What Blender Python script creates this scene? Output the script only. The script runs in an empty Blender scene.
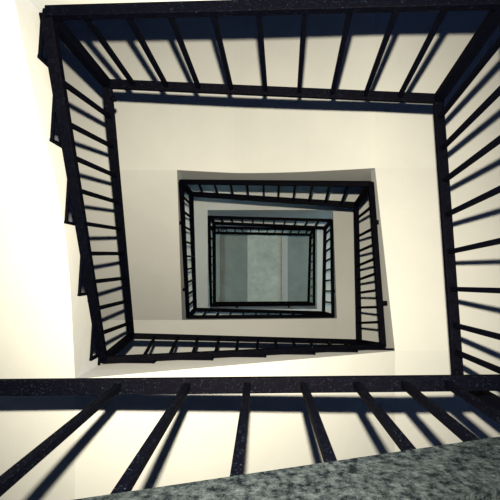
import bpy, bmesh, math, random
from mathutils import Vector
random.seed(4)
S = bpy.context.scene
C = S.collection

# ------------------------------------------------------------------ camera: lying in the well, looking straight up
F = 400.0                       # focal length in pixels of a 500 px frame
VX, VY = 262.0, 266.0           # where the zenith falls in the frame
U = 4.0                         # metres per height unit used below
cam = bpy.data.cameras.new('camera'); cam_o = bpy.data.objects.new('camera', cam); C.objects.link(cam_o)
cam_o.rotation_euler = (math.pi, 0, 0)
cam.sensor_width = 36; cam.lens = F/500*36
cam.shift_x = -(VX-250)/500; cam.shift_y = (VY-250)/500
cam.clip_start = .02
S.camera = cam_o

def P(px, py, z):               # survey point: seen at (px,py), at height z units
    return Vector(((px-VX)/F*z*U, (py-VY)/F*z*U, z*U))

# ------------------------------------------------------------------ materials
def newmat(name):
    m = bpy.data.materials.new(name); m.use_nodes = True
    n = m.node_tree.nodes; l = m.node_tree.links
    return m, n, l, n['Principled BSDF']
def noise_col(n, l, b, scale, detail, c0, c1, p0=.35, p1=.65, rough=.6):
    tc = n.new('ShaderNodeTexCoord'); nz = n.new('ShaderNodeTexNoise')
    nz.inputs['Scale'].default_value = scale; nz.inputs['Detail'].default_value = detail
    nz.inputs['Roughness'].default_value = rough
    r = n.new('ShaderNodeValToRGB')
    r.color_ramp.elements[0].position = p0; r.color_ramp.elements[1].position = p1
    r.color_ramp.elements[0].color = (*c0, 1); r.color_ramp.elements[1].color = (*c1, 1)
    l.new(tc.outputs['Object'], nz.inputs['Vector']); l.new(nz.outputs['Fac'], r.inputs['Fac'])
    l.new(r.outputs['Color'], b.inputs['Base Color'])
    return tc, nz, r
def bump(n, l, b, tc, scale, strength, dist=.01):
    nz = n.new('ShaderNodeTexNoise'); nz.inputs['Scale'].default_value = scale; nz.inputs['Detail'].default_value = 6
    bp = n.new('ShaderNodeBump'); bp.inputs['Strength'].default_value = strength; bp.inputs['Distance'].default_value = dist
    l.new(tc.outputs['Object'], nz.inputs['Vector']); l.new(nz.outputs['Fac'], bp.inputs['Height'])
    l.new(bp.outputs['Normal'], b.inputs['Normal'])

plaster, n, l, b = newmat('plaster')
tc, _, _ = noise_col(n, l, b, 1.3, 8, (.195,.262,.43), (.21,.278,.452))
b.inputs['Roughness'].default_value = .9; b.inputs['Specular IOR Level'].default_value = .2
bump(n, l, b, tc, 9, .12, .02)

ceil_m, n, l, b = newmat('ceiling_plaster')  # darker than the beam: shade beside it is put into the colour
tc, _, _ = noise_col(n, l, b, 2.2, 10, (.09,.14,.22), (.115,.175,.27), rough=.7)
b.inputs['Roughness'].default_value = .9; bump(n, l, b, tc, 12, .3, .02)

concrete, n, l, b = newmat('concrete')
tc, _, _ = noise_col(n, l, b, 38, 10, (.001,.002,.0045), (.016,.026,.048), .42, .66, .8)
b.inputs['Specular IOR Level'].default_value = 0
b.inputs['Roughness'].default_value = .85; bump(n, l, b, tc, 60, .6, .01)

beam_m, n, l, b = newmat('beam_plaster')  # paler than the ceiling: the lit underside is put into the colour
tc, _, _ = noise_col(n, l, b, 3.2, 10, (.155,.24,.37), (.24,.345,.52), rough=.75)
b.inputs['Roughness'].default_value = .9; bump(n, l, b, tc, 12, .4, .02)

iron, n, l, b = newmat('black_painted_iron')
tc, _, _ = noise_col(n, l, b, 150, 4, (.0001,.0003,.0022), (.009,.018,.045), .60, .76, .6)
b.inputs['Roughness'].default_value = .7; b.inputs['Specular IOR Level'].default_value = .015

iron_d, n, l, b = newmat('black_iron_smooth')
noise_col(n, l, b, 40, 3, (.0001,.0003,.002), (.0003,.0007,.004))
b.inputs['Roughness'].default_value = .7; b.inputs['Specular IOR Level'].default_value = .015

floor_m, n, l, b = newmat('hall_floor')
tc, _, _ = noise_col(n, l, b, 4, 6, (.10,.11,.13), (.16,.17,.18)); b.inputs['Roughness'].default_value = .6

# ------------------------------------------------------------------ helpers
def mesh_obj(name, bm, mat, parent=None, origin=None):
    bmesh.ops.recalc_face_normals(bm, faces=bm.faces)
    if origin is not None:
        bmesh.ops.translate(bm, verts=bm.verts, vec=-Vector(origin))
    me = bpy.data.meshes.new(name); bm.to_mesh(me); bm.free(); me.materials.append(mat)
    o = bpy.data.objects.new(name, me); C.objects.link(o)
    if parent: o.parent = parent
    elif origin is not None: o.location = origin
    return o
def tag(o, label, cat, group=None):
    o['label'] = label; o['category'] = cat
    if group: o['group'] = group
    return o
def empty(name, loc):
    o = bpy.data.objects.new(name, None); o.empty_display_size = .1; C.objects.link(o); o.location = loc; return o
def hull8(bm, a4, b4):
    va = [bm.verts.new(p) for p in a4]; vb = [bm.verts.new(p) for p in b4]
    bm.faces.new(va); bm.faces.new(vb[::-1])
    for i in range(4):
        j = (i+1) % 4; bm.faces.new((va[i], vb[i], vb[j], va[j]))
def add_bar(bm, a, b, w, h, ref=Vector((0,0,1))):
    """rectangular bar a->b; w across, h along ref"""
    d = (b-a).normalized()
    s = d.cross(ref)
    if s.length < 1e-3: s = Vector((1,0,0))
    s.normalize(); u = s.cross(d).normalized()
    q = [(-1,-1),(1,-1),(1,1),(-1,1)]
    hull8(bm, [a+s*w/2*i+u*h/2*j for i,j in q], [b+s*w/2*i+u*h/2*j for i,j in q])
def add_box(bm, x0,x1,y0,y1,z0,z1):
    hull8(bm, [(x0,y0,z0),(x1,y0,z0),(x1,y1,z0),(x0,y1,z0)], [(x0,y0,z1),(x1,y0,z1),(x1,y1,z1),(x0,y1,z1)])
def bevel(o, w=.004):
    m = o.modifiers.new('bevel', 'BEVEL'); m.width = w; m.segments = 2; m.limit_method = 'ANGLE'
    return o
def bar_obj(name, a, b, w, h, parent, mat=iron, ref=Vector((0,0,1))):
    bm = bmesh.new(); add_bar(bm, a, b, w, h, ref)
    return bevel(mesh_obj(name, bm, mat, parent, parent.location))

# ------------------------------------------------------------------ survey of the spiral, going up
# name: (side reached), handrail (px,py,z), base (px,py,z), soffit edge (px,py,z)
K = {
 'BR1': ((458,381,.66),  (545,432,.455),(585,452,.40)),
 'TR1': ((438, 99,.72),  (506, 1,.495),(530,-28,.455)),
 'TL1': ((107, 84,.75),  (47, 13,.555),  (10,-22,.50)),
 'BL2': ((131,336,1.07), (103,360,.86), (75,379,.757)),
 'BR2': ((359,342,1.25), (383,346,1.05),(395,351,1.02)),
 'TR2': ((356,205,1.38), (371,184,1.13),(375,168,1.053)),
 'TL2': ((191,194,1.52), (181,182,1.31),(177,170,1.2)),
 'BL3': ((195,309.5,1.92),(188,317,1.71),(182,320,1.65)),
 'BR3': ((323.5,313,2.05),(333,316,1.83),(337,318.5,1.79)),
 'TR3': ((325,228,2.14), (331.5,220.5,1.93),(333,210,1.83)),
 'TL3': ((214,223,2.30), (209,217,2.08),(207.5,210,2.02)),
 'BL4': ((214.5,303.5,2.60),(211,305.5,2.42),(208,309.5,2.34)),
 'BR4': ((308.5,303,2.68),(314,304.5,2.46),(317,309,2.38)),
 'TR4': ((310.5,234.7,2.72),(314,229.5,2.50),(317,226,2.43)),
 'TL4': ((214,232.7,2.74),(210.5,227.3,2.52),(209,224.5,2.45)),
}
HAND = {k: P(*v[0]) for k, v in K.items()}
BASE = {k: P(*v[1]) for k, v in K.items()}
SOF = {}
for k, v in K.items():          # the concrete edge stands in the same upright plane as the rail bolted to it
    rx, ry = abs(v[2][0]-VX)/F, abs(v[2][1]-VY)/F
    SOF[k] = P(v[2][0], v[2][1], max((abs(BASE[k].x)+.03)/rx, (abs(BASE[k].y)+.03)/ry)/U)
WALL = {'left': -3.3, 'right': 3.2, 'top': -3.3, 'bottom': 2.9}
def outer(p, side):
    q = p.copy()
    if side in ('left', 'right'): q.x = WALL[side]
    else: q.y = WALL[side]
    return q
def t_on(a, b, px=None, py=None):
    """parameter along the 3-D line a-b whose view crosses column px / row py"""
    if px is not None:
        c = (px-VX)/F; return (c*a.z-a.x)/((b.x-a.x)-c*(b.z-a.z))
    c = (py-VY)/F; return (c*a.z-a.y)/((b.y-a.y)-c*(b.z-a.z))

GR_F = 'flights of the square stairwell'; GR_L = 'corner landings of the stairwell'; GR_R = 'black railings round the well'

# flight from corner a to corner b: stepped top, smooth soffit
def flight(a, b, side, nstep, label, mid=None, risers=None, mat=plaster, stepped=False):
    s0, s1, b0, b1 = SOF[a], SOF[b], BASE[a], BASE[b]
    root = empty('stair_flight', s0); tag(root, label, 'stairs', GR_F)
    low = [(0.0, s0.z)]
    for px, py in (mid or []):
        # view ray meets the vertical face s0-s1
        rx, ry = (px-VX)/F, (py-VY)/F
        dx, dy = s1.x-s0.x, s1.y-s0.y
        det = rx*(-dy)+dx*ry
        zz = (s0.x*(-dy)+dx*s0.y)/det
        tt = ((rx*zz-s0.x)*dx+(ry*zz-s0.y)*dy)/(dx*dx+dy*dy)
        low.append((tt, zz))
    low.append((1.0, s1.z))
    if len(low) > 3:                      # round the surveyed soffit into a smooth curve
        den = []
        for i in range(len(low)-1):
            pm = low[max(i-1, 0)]; p0, p1 = low[i], low[i+1]; pp = low[min(i+2, len(low)-1)]
            m0 = (p1[1]-pm[1])/(p1[0]-pm[0]); m1 = (pp[1]-p0[1])/(pp[0]-p0[0]); d = p1[0]-p0[0]
            for j in range(6):
                u = j/6
                den.append((p0[0]+d*u, (2*u**3-3*u*u+1)*p0[1]+(u**3-2*u*u+u)*d*m0+(3*u*u-2*u**3)*p1[1]+(u**3-u*u)*d*m1))
        low = den+[low[-1]]
    def low_z(t):
        for (t0, z0), (t1, z1) in zip(low, low[1:]):
            if t <= t1+1e-6: return z0+(z1-z0)*(t-t0)/(t1-t0)
        return low[-1][1]
    rs = risers or [(i+1)/nstep for i in range(nstep)]
    rs = [0.0]+[r for r in rs if r < .995]+[1.0]
    up = []
    for t0, t1 in zip(rs, rs[1:]):
        zt = max(b0.z+(b1.z-b0.z)*(t0+.5*(t1-t0)), low_z(t1)+.03, low_z(t0)+.03)
        up += [(t0, zt), (t1, zt)]
    if not stepped:                       # level runs end in an upstand that reaches the height of the rail line
        ax = 'x' if side in ('left', 'right') else 'y'
        tops = [b.z*min(max(getattr(s, ax)/getattr(b, ax), 1.0), 1.25) for b, s in ((b0, s0), (b1, s1))]
        up = [(0.0, max(tops[0]+.01, s0.z+.03)), (1.0, max(tops[1]+.01, s1.z+.03))]
    at = lambda t, z: Vector((s0.x+(s1.x-s0.x)*t, s0.y+(s1.y-s0.y)*t, z))
    inner = [at(t, z) for t, z in low]+[at(t, z) for t, z in reversed(up)]
    bm = bmesh.new()
    vi = [bm.verts.new(p) for p in inner]; vo = [bm.verts.new(outer(p, side)) for p in inner]
    bm.faces.new(vi); bm.faces.new(vo[::-1])
    for i in range(len(vi)):
        j = (i+1) % len(vi); bm.faces.new((vi[i], vo[i], vo[j], vi[j]))
    bm.normal_update(); bmesh.ops.triangulate(bm, faces=[f for f in bm.faces if len(f.verts) > 4], ngon_method='EAR_CLIP')
    mesh_obj('slab', bm, mat, root, root.location)
    # black edging that follows the steps on the open side
    nrm = (outer(s0, side)-s0).normalized()*-1
    if len(up) > 3:
        bm = bmesh.new()
        for i, ((t0, z0), (t1, z1)) in enumerate(zip(up, up[1:])):
            if abs(t1-t0) > 1e-6:
                p, q = at(t0, z0-.012)+nrm*.004, at(t1, z1-.012)+nrm*.004
                add_bar(bm, p, q, .03, .016)
            elif z1-z0 > .02:
                p, q = at(t0, z0-.025)+nrm*.004, at(t1, z1)+nrm*.004
                add_bar(bm, p, q, .018, .03, ref=nrm)
        mesh_obj('step_edging', bm, iron_d, root, root.location)
    return root, at, low_z

def landing(k, sides, label, z_top=None):
    s = SOF[k]; root = None
    b = BASE[k]; zt = max(b.z*min(max(s.x/b.x, s.y/b.y, 1.0), 1.25), s.z+.05)
    bm = bmesh.new()
    p1 = outer(s, sides[0]); p3 = outer(s, sides[1]); p2 = outer(p1, sides[1])
    lo = [s, p1, p2, p3]
    hull8(bm, lo, [Vector((p.x, p.y, zt)) for p in lo])
    o = mesh_obj('corner_landing', bm, plaster, None, s)
    tag(o, label, 'landing', GR_L)

def railing(a, b, label, balusters, hw=.07, hh=.035, bw=.06, bh=.05, bal=.030, post=.062, base_rail=True, brackets=2, side=None, knob=False):
    """balusters: list of (t_base, t_hand)"""
    h0, h1, b0, b1 = HAND[a], HAND[b], BASE[a], BASE[b]
    root = empty('stair_railing', b0); tag(root, label, 'railing', GR_R)
    bar_obj('handrail', h0, h1, hw, hh, root)
    bar_obj('bottom_rail', b0, b1, bw, bh, root)
    bar_obj('corner_post', b0, h0, post, post, root, iron_d, ref=(h1-h0).normalized())
    for tb, th in balusters:
        p = b0.lerp(b1, tb); q = h0.lerp(h1, th)
        bar_obj('baluster', p, q, bal, bal, root, iron_d, ref=(h1-h0).normalized())
    if side and side != 'top':
        s0, s1 = SOF[a], SOF[b]
        for i in range(brackets):
            t = (i+.5)/brackets
            p = b0.lerp(b1, t); q = p.copy(); f = s0.lerp(s1, t)
            if side in ('left', 'right'): q.x = f.x
            else: q.y = f.y
            d = (q-p)
            if d.length > .02: bar_obj('bracket', p, q+d.normalized()*.02, .05, .03, root, iron_d)
    if knob:
        bm = bmesh.new(); bmesh.ops.create_uvsphere(bm, u_segments=16, v_segments=10, radius=.022)
        bmesh.ops.translate(bm, verts=bm.verts, vec=knob)
        mesh_obj('knob', bm, iron_d, root, root.location)
    return root

def bals(a, b, hand_px=None, base_px=None, axis='x', n=None):
    if n: return [((i+1)/(n+1), (i+1)/(n+1)) for i in range(n)]
    out = []
    for hp, bp in zip(hand_px, base_px or [None]*len(hand_px)):
        kw = 'px' if axis == 'x' else 'py'
        th = t_on(HAND[a], HAND[b], **{kw: hp})
        tb = th if bp is None else t_on(BASE[a], BASE[b], **{kw: bp})
        out.append((tb, th))
    return out

# ------------------------------------------------------------------ flights
flight('BR1', 'TR1', 'right', 1, 'white soffit of the right-hand run, lowest and nearest the right edge of the picture')
flight('TR1', 'TL1', 'top', 2, 'white soffit of the top run, lowest one, along the top edge of the picture')
rl = [t_on(BASE['TL1'], BASE['BL2'], py=v) for v in (68, 148, 224, 291, 351)]
flight('TL1', 'BL2', 'left', 5, 'white left-hand stair flight nearest the viewer with black stepped edging',
       mid=[(39,120),(52,165),(61,210),(67,250),(71,300),(73,340)], risers=rl, stepped=True)
rb = [t_on(BASE['BL2'], BASE['BR2'], px=v) for v in (157, 212, 262, 308, 348)]
flight('BL2', 'BR2', 'bottom', 5, 'bright white bottom flight rising to the right just behind the thick front handrail', risers=rb, stepped=True)
flight('BR2', 'TR2', 'right', 2, 'white right-hand run of the second turn with a tapering grey edge')
flight('TR2', 'TL2', 'top', 3, 'cream top run of the second turn with a grey edge widest at the right', mid=[(335,170.3),(290,172.3),(240,173),(205,171.5)])
flight('TL2', 'BL3', 'left', 7, 'grey-white left-hand flight of the second turn between two railings')
flight('BL3', 'BR3', 'bottom', 3, 'pale bottom flight of the third turn, a narrow band under the inner rails')
flight('BR3', 'TR3', 'right', 2, 'grey right-hand run of the third turn, a narrow shaded strip')
flight('TR3', 'TL3', 'top', 3, 'grey top run of the third turn with a bluish edge')
flight('TL3', 'BL4', 'left', 5, 'grey left-hand flight of the innermost turn')
flight('BL4', 'BR4', 'bottom', 1, 'thin pale bottom run of the innermost turn below the ceiling')
flight('BR4', 'TR4', 'right', 1, 'pale right-hand run of the innermost turn below the ceiling')
flight('TR4', 'TL4', 'top', 1, 'thin pale top run of the innermost turn below the ceiling')

SD = {'BR': ('bottom','right'), 'TR': ('right','top'), 'TL': ('top','left'), 'BL': ('left','bottom')}
WORD = {'BR': 'bottom right', 'TR': 'top right', 'TL': 'top left', 'BL': 'bottom left'}
TURN = {'1': 'lowest and nearest', '2': 'second from the viewer', '3': 'third from the viewer', '4': 'innermost and highest'}
for k in K:
    landing(k, SD[k[:2]], 'white plastered landing at the %s corner of the well, %s' % (WORD[k[:2]], TURN[k[2]]))

# ------------------------------------------------------------------ railings
railing('BR1','TR1','black railing on the right edge of the picture, nearest on that side',
        bals('BR1','TR1',[352,325,289,252,215,181,149,118],None,'y'), knob=P(457,373,.655), side='right')
railing('TR1','TL1','black railing along the top edge of the picture, nearest on that side',
        bals('TR1','TL1',[399,365,332,299,265.5,231.5,199,167,134],None,'x'), side='top', knob=P(114,99,.755), hw=.066)
railing('TL1','BL2','black railing down the left flight, nearest and widest on that side',
        bals('TL1','BL2',[117,147,176,202.5,229,253.5,278,301,323],[79,122,156,189.5,223,253.5,282,309,334],'y'), side='left', bw=.07)
hb = [155,178,198,219,238,258,275,293,310,327,342]
railing('BL2','BR2','black railing of the bottom flight just above the thick front handrail in the picture',
        bals('BL2','BR2',hb,[143,169,192,215,236,257,277,296,314,333,352],'x'), side='bottom', bal=.028, hw=.062)
railing('BR2','TR2','black railing on the right side of the second turn, ladder-like upright of the middle frame',
        bals('BR2','TR2',[323,307.6,293,280,266,252,237,219],[322,307,290,273,258,244,228,206],'y'), side='right', bal=.028, hw=.07)
railing('TR2','TL2','black railing on the top side of the second turn, below the wide grey edge',
        bals('TR2','TL2',[341,325,308.6,293,278,264,248.5,233.4,218,203],[348,330,313,295.4,279,263.4,246.6,230,214,198.6],'x'), side='top', bal=.028, hw=.08)
railing('TL2','BL3','black railing on the left side of the second turn, ladder-like upright of the middle frame',
        bals('TL2','BL3',[205,218,231,244,256.5,268,279.5,290,300],None,'y'), side='left', bal=.028, hw=.07)
railing('BL3','BR3','black railing on the bottom side of the third turn, a thick dark bar',
        bals('BL3','BR3',n=10), side='bottom', bal=.028)
railing('BR3','TR3','black railing on the right side of the third turn',
        bals('BR3','TR3',[301.5,291,281,271,261.5,252,243,234.5],None,'y'), side='right', bal=.028, hw=.07)
railing('TR3','TL3','black railing on the top side of the third turn, below the bluish edge',
        bals('TR3','TL3',[314,304,293.5,283.5,273.5,263.5,253.3,243.3,233.5,224],None,'x'), side='top', bal=.028, hw=.07)
railing('TL3','BL4','black railing on the left side of the innermost turn', bals('TL3','BL4',n=9), side='left', bal=.028, hw=.08)
railing('BL4','BR4','black railing on the bottom side of the innermost turn, edging the ceiling view', bals('BL4','BR4',n=11), side='bottom', bal=.028, hw=.09)
railing('BR4','TR4','black railing on the right side of the innermost turn', bals('BR4','TR4',[295.6,287,279,271,263,255,247.4,240],None,'y'), side='right', bal=.028, hw=.07)
railing('TR4','TL4','black railing on the top side of the innermost turn', bals('TR4','TL4',[305,297.5,290,282,274.5,267,259,251,243,236,228,220],None,'x'), side='top', bal=.028, hw=.07)

# ------------------------------------------------------------------ nearest flight, across the bottom of the picture
def fy(px, py, y=.60):            # a point seen at (px,py) on the vertical face Y = y
    z = y/((py-VY)/F); return Vector(((px-VX)/F*z, y, z))
hL, hR = fy(-60, 388), fy(560, 382)
e = [fy(-60, 521), fy(462, 441), fy(560, 426)]
eL, eR = e[0], e[2]
root = empty('stair_flight', eL); tag(root, 'rough mottled grey concrete flight at the bottom right edge of the picture', 'stairs', GR_F)
bm = bmesh.new()
top0, top1 = Vector((eL.x,.58,eL.z*.58/.60)), Vector((eR.x,.58,eR.z*.58/.60))
lo0, lo1 = top0-Vector((0,0,.26)), top1-Vector((0,0,.26))
q = [lo0, lo1, top1, top0]
hull8(bm, q, [Vector((p.x, WALL['bottom'], p.z)) for p in q])
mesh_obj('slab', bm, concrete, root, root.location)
root = empty('stair_railing', eL); tag(root, 'thick black front railing across the bottom of the picture with splayed balusters', 'railing', GR_R)
bar_obj('handrail', hL, hR, .078, .035, root)
for x in (-12, 55, 119, 187.5, 247.5, 303.5, 356, 403, 446, 490):
    th = t_on(hL, hR, px=x); h = hL.lerp(hR, th)
    tb = (h.x-eL.x)/(eR.x-eL.x)
    if 0 <= tb <= 1: bar_obj('baluster', eL.lerp(eR, tb)-Vector((0,0,.08)), h, .034, .034, root, iron, ref=Vector((1,0,0)))

# ------------------------------------------------------------------ room shell
def struct(name, box, mat):
    bm = bmesh.new(); add_box(bm, *box); o = mesh_obj(name, bm, mat); o['kind'] = 'structure'; return o
ZC = 3.2*U
xl, xr, yt, yb = WALL['left'], WALL['right'], WALL['top'], WALL['bottom']
glass, n, l, b = newmat('window_glass')
b.inputs['Transmission Weight'].default_value = 1; b.inputs['Roughness'].default_value = 0; b.inputs['Base Color'].default_value = (.95,.97,1,1); b.inputs['IOR'].default_value = 1.02
wood, n, l, b = newmat('painted_wood'); noise_col(n, l, b, 8, 4, (.35,.35,.33), (.42,.42,.4))
NW = [0]
def side_wall(name, x0, x1, spans):
    """wall with window openings; spans are (sill, head) in height units"""
    bm = bmesh.new(); z = -1.5; xm = (x0+x1)/2
    for lo, hi in spans:
        lo *= U; hi *= U
        add_box(bm, x0, x1, yt-.2, yb+.2, z, lo)
        add_box(bm, x0, x1, yt-.2, -1.6, lo, hi); add_box(bm, x0, x1, 1.4, yb+.2, lo, hi); z = hi
    add_box(bm, x0, x1, yt-.2, yb+.2, z, ZC)
    o = mesh_obj(name, bm, plaster); o['kind'] = 'structure'
    for lo, hi in spans:
        lo *= U; hi *= U
        NW[0] += 1
        r = empty('window_%d' % NW[0], (xm, -.1, lo)); r['kind'] = 'structure'
        bm = bmesh.new()
        for y in (-1.57, -.1, 1.37): add_box(bm, xm-.04, xm+.04, y-.035, y+.035, lo, hi)
        for zz in (lo+.035, hi-.035): add_box(bm, xm-.04, xm+.04, -1.6, 1.4, zz-.035, zz+.035)
        mesh_obj('window_frame', bm, wood, r, r.location)
        bm = bmesh.new(); add_box(bm, xm-.003, xm+.003, -1.55, 1.35, lo+.03, hi-.03)
        mesh_obj('pane', bm, glass, r, r.location)
side_wall('wall_left', xl-.202, xl-.002, [(1.8,2.0),(2.6,2.9)])  # unseen windows, added to bring cool daylight into the upper well
side_wall('wall_right', xr+.002, xr+.202, [(2.0,2.28),(2.6,2.9)])
struct('wall_back',   (xl, xr, yt-.202, yt-.002, -1.5, ZC), plaster)
struct('wall_front',(xl, xr, yb+.002, yb+.202, -1.5, ZC), plaster)
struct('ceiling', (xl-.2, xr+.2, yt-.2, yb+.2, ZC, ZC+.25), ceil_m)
struct('floor', (-9, 9, -9, 9, -1.7, -1.5), floor_m)
zb = ZC-.8
X = lambda px: (px-VX)/F*zb
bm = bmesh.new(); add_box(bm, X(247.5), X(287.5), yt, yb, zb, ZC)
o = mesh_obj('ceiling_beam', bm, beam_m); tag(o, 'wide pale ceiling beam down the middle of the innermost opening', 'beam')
bm = bmesh.new(); add_box(bm, X(282.3), X(286.5), yt, yb, zb-.035, zb)
o = mesh_obj('ceiling_board', bm, plaster); tag(o, 'narrow light board fixed along the right edge of the wide ceiling beam', 'board')
bm = bmesh.new(); add_bar(bm, Vector((X(281.2),yt,zb-.011)), Vector((X(281.2),yb,zb-.011)), .022, .022)
o = mesh_obj('cable_conduit', bm, floor_m); tag(o, 'thin dark conduit beside the light board on the ceiling beam', 'conduit')
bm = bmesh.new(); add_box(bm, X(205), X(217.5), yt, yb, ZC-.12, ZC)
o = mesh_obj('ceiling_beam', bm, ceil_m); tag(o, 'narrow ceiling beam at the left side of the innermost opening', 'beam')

# ------------------------------------------------------------------ light: the flash beside the lens, daylight fill through the added upper windows
fl = bpy.data.lights.new('flash', 'SPOT'); fo = bpy.data.objects.new('flash', fl); C.objects.link(fo)
fo.location = (0.0, -.22, 0.0); fo.rotation_euler = (math.pi, 0, 0)
fl.energy = 4400; fl.color = (1, .695, .325); fl.spot_size = math.radians(120); fl.spot_blend = 1; fl.shadow_soft_size = .02
w = bpy.data.worlds.new('daylight'); S.world = w; w.use_nodes = True
bg = w.node_tree.nodes['Background']; bg.inputs['Color'].default_value = (.85,1,.60,1); bg.inputs['Strength'].default_value = 8
S.view_settings.view_transform = 'Standard'; S.view_settings.look = 'None'
S.view_settings.gamma = 1; S.view_settings.use_curve_mapping = False
S.view_settings.exposure = 0
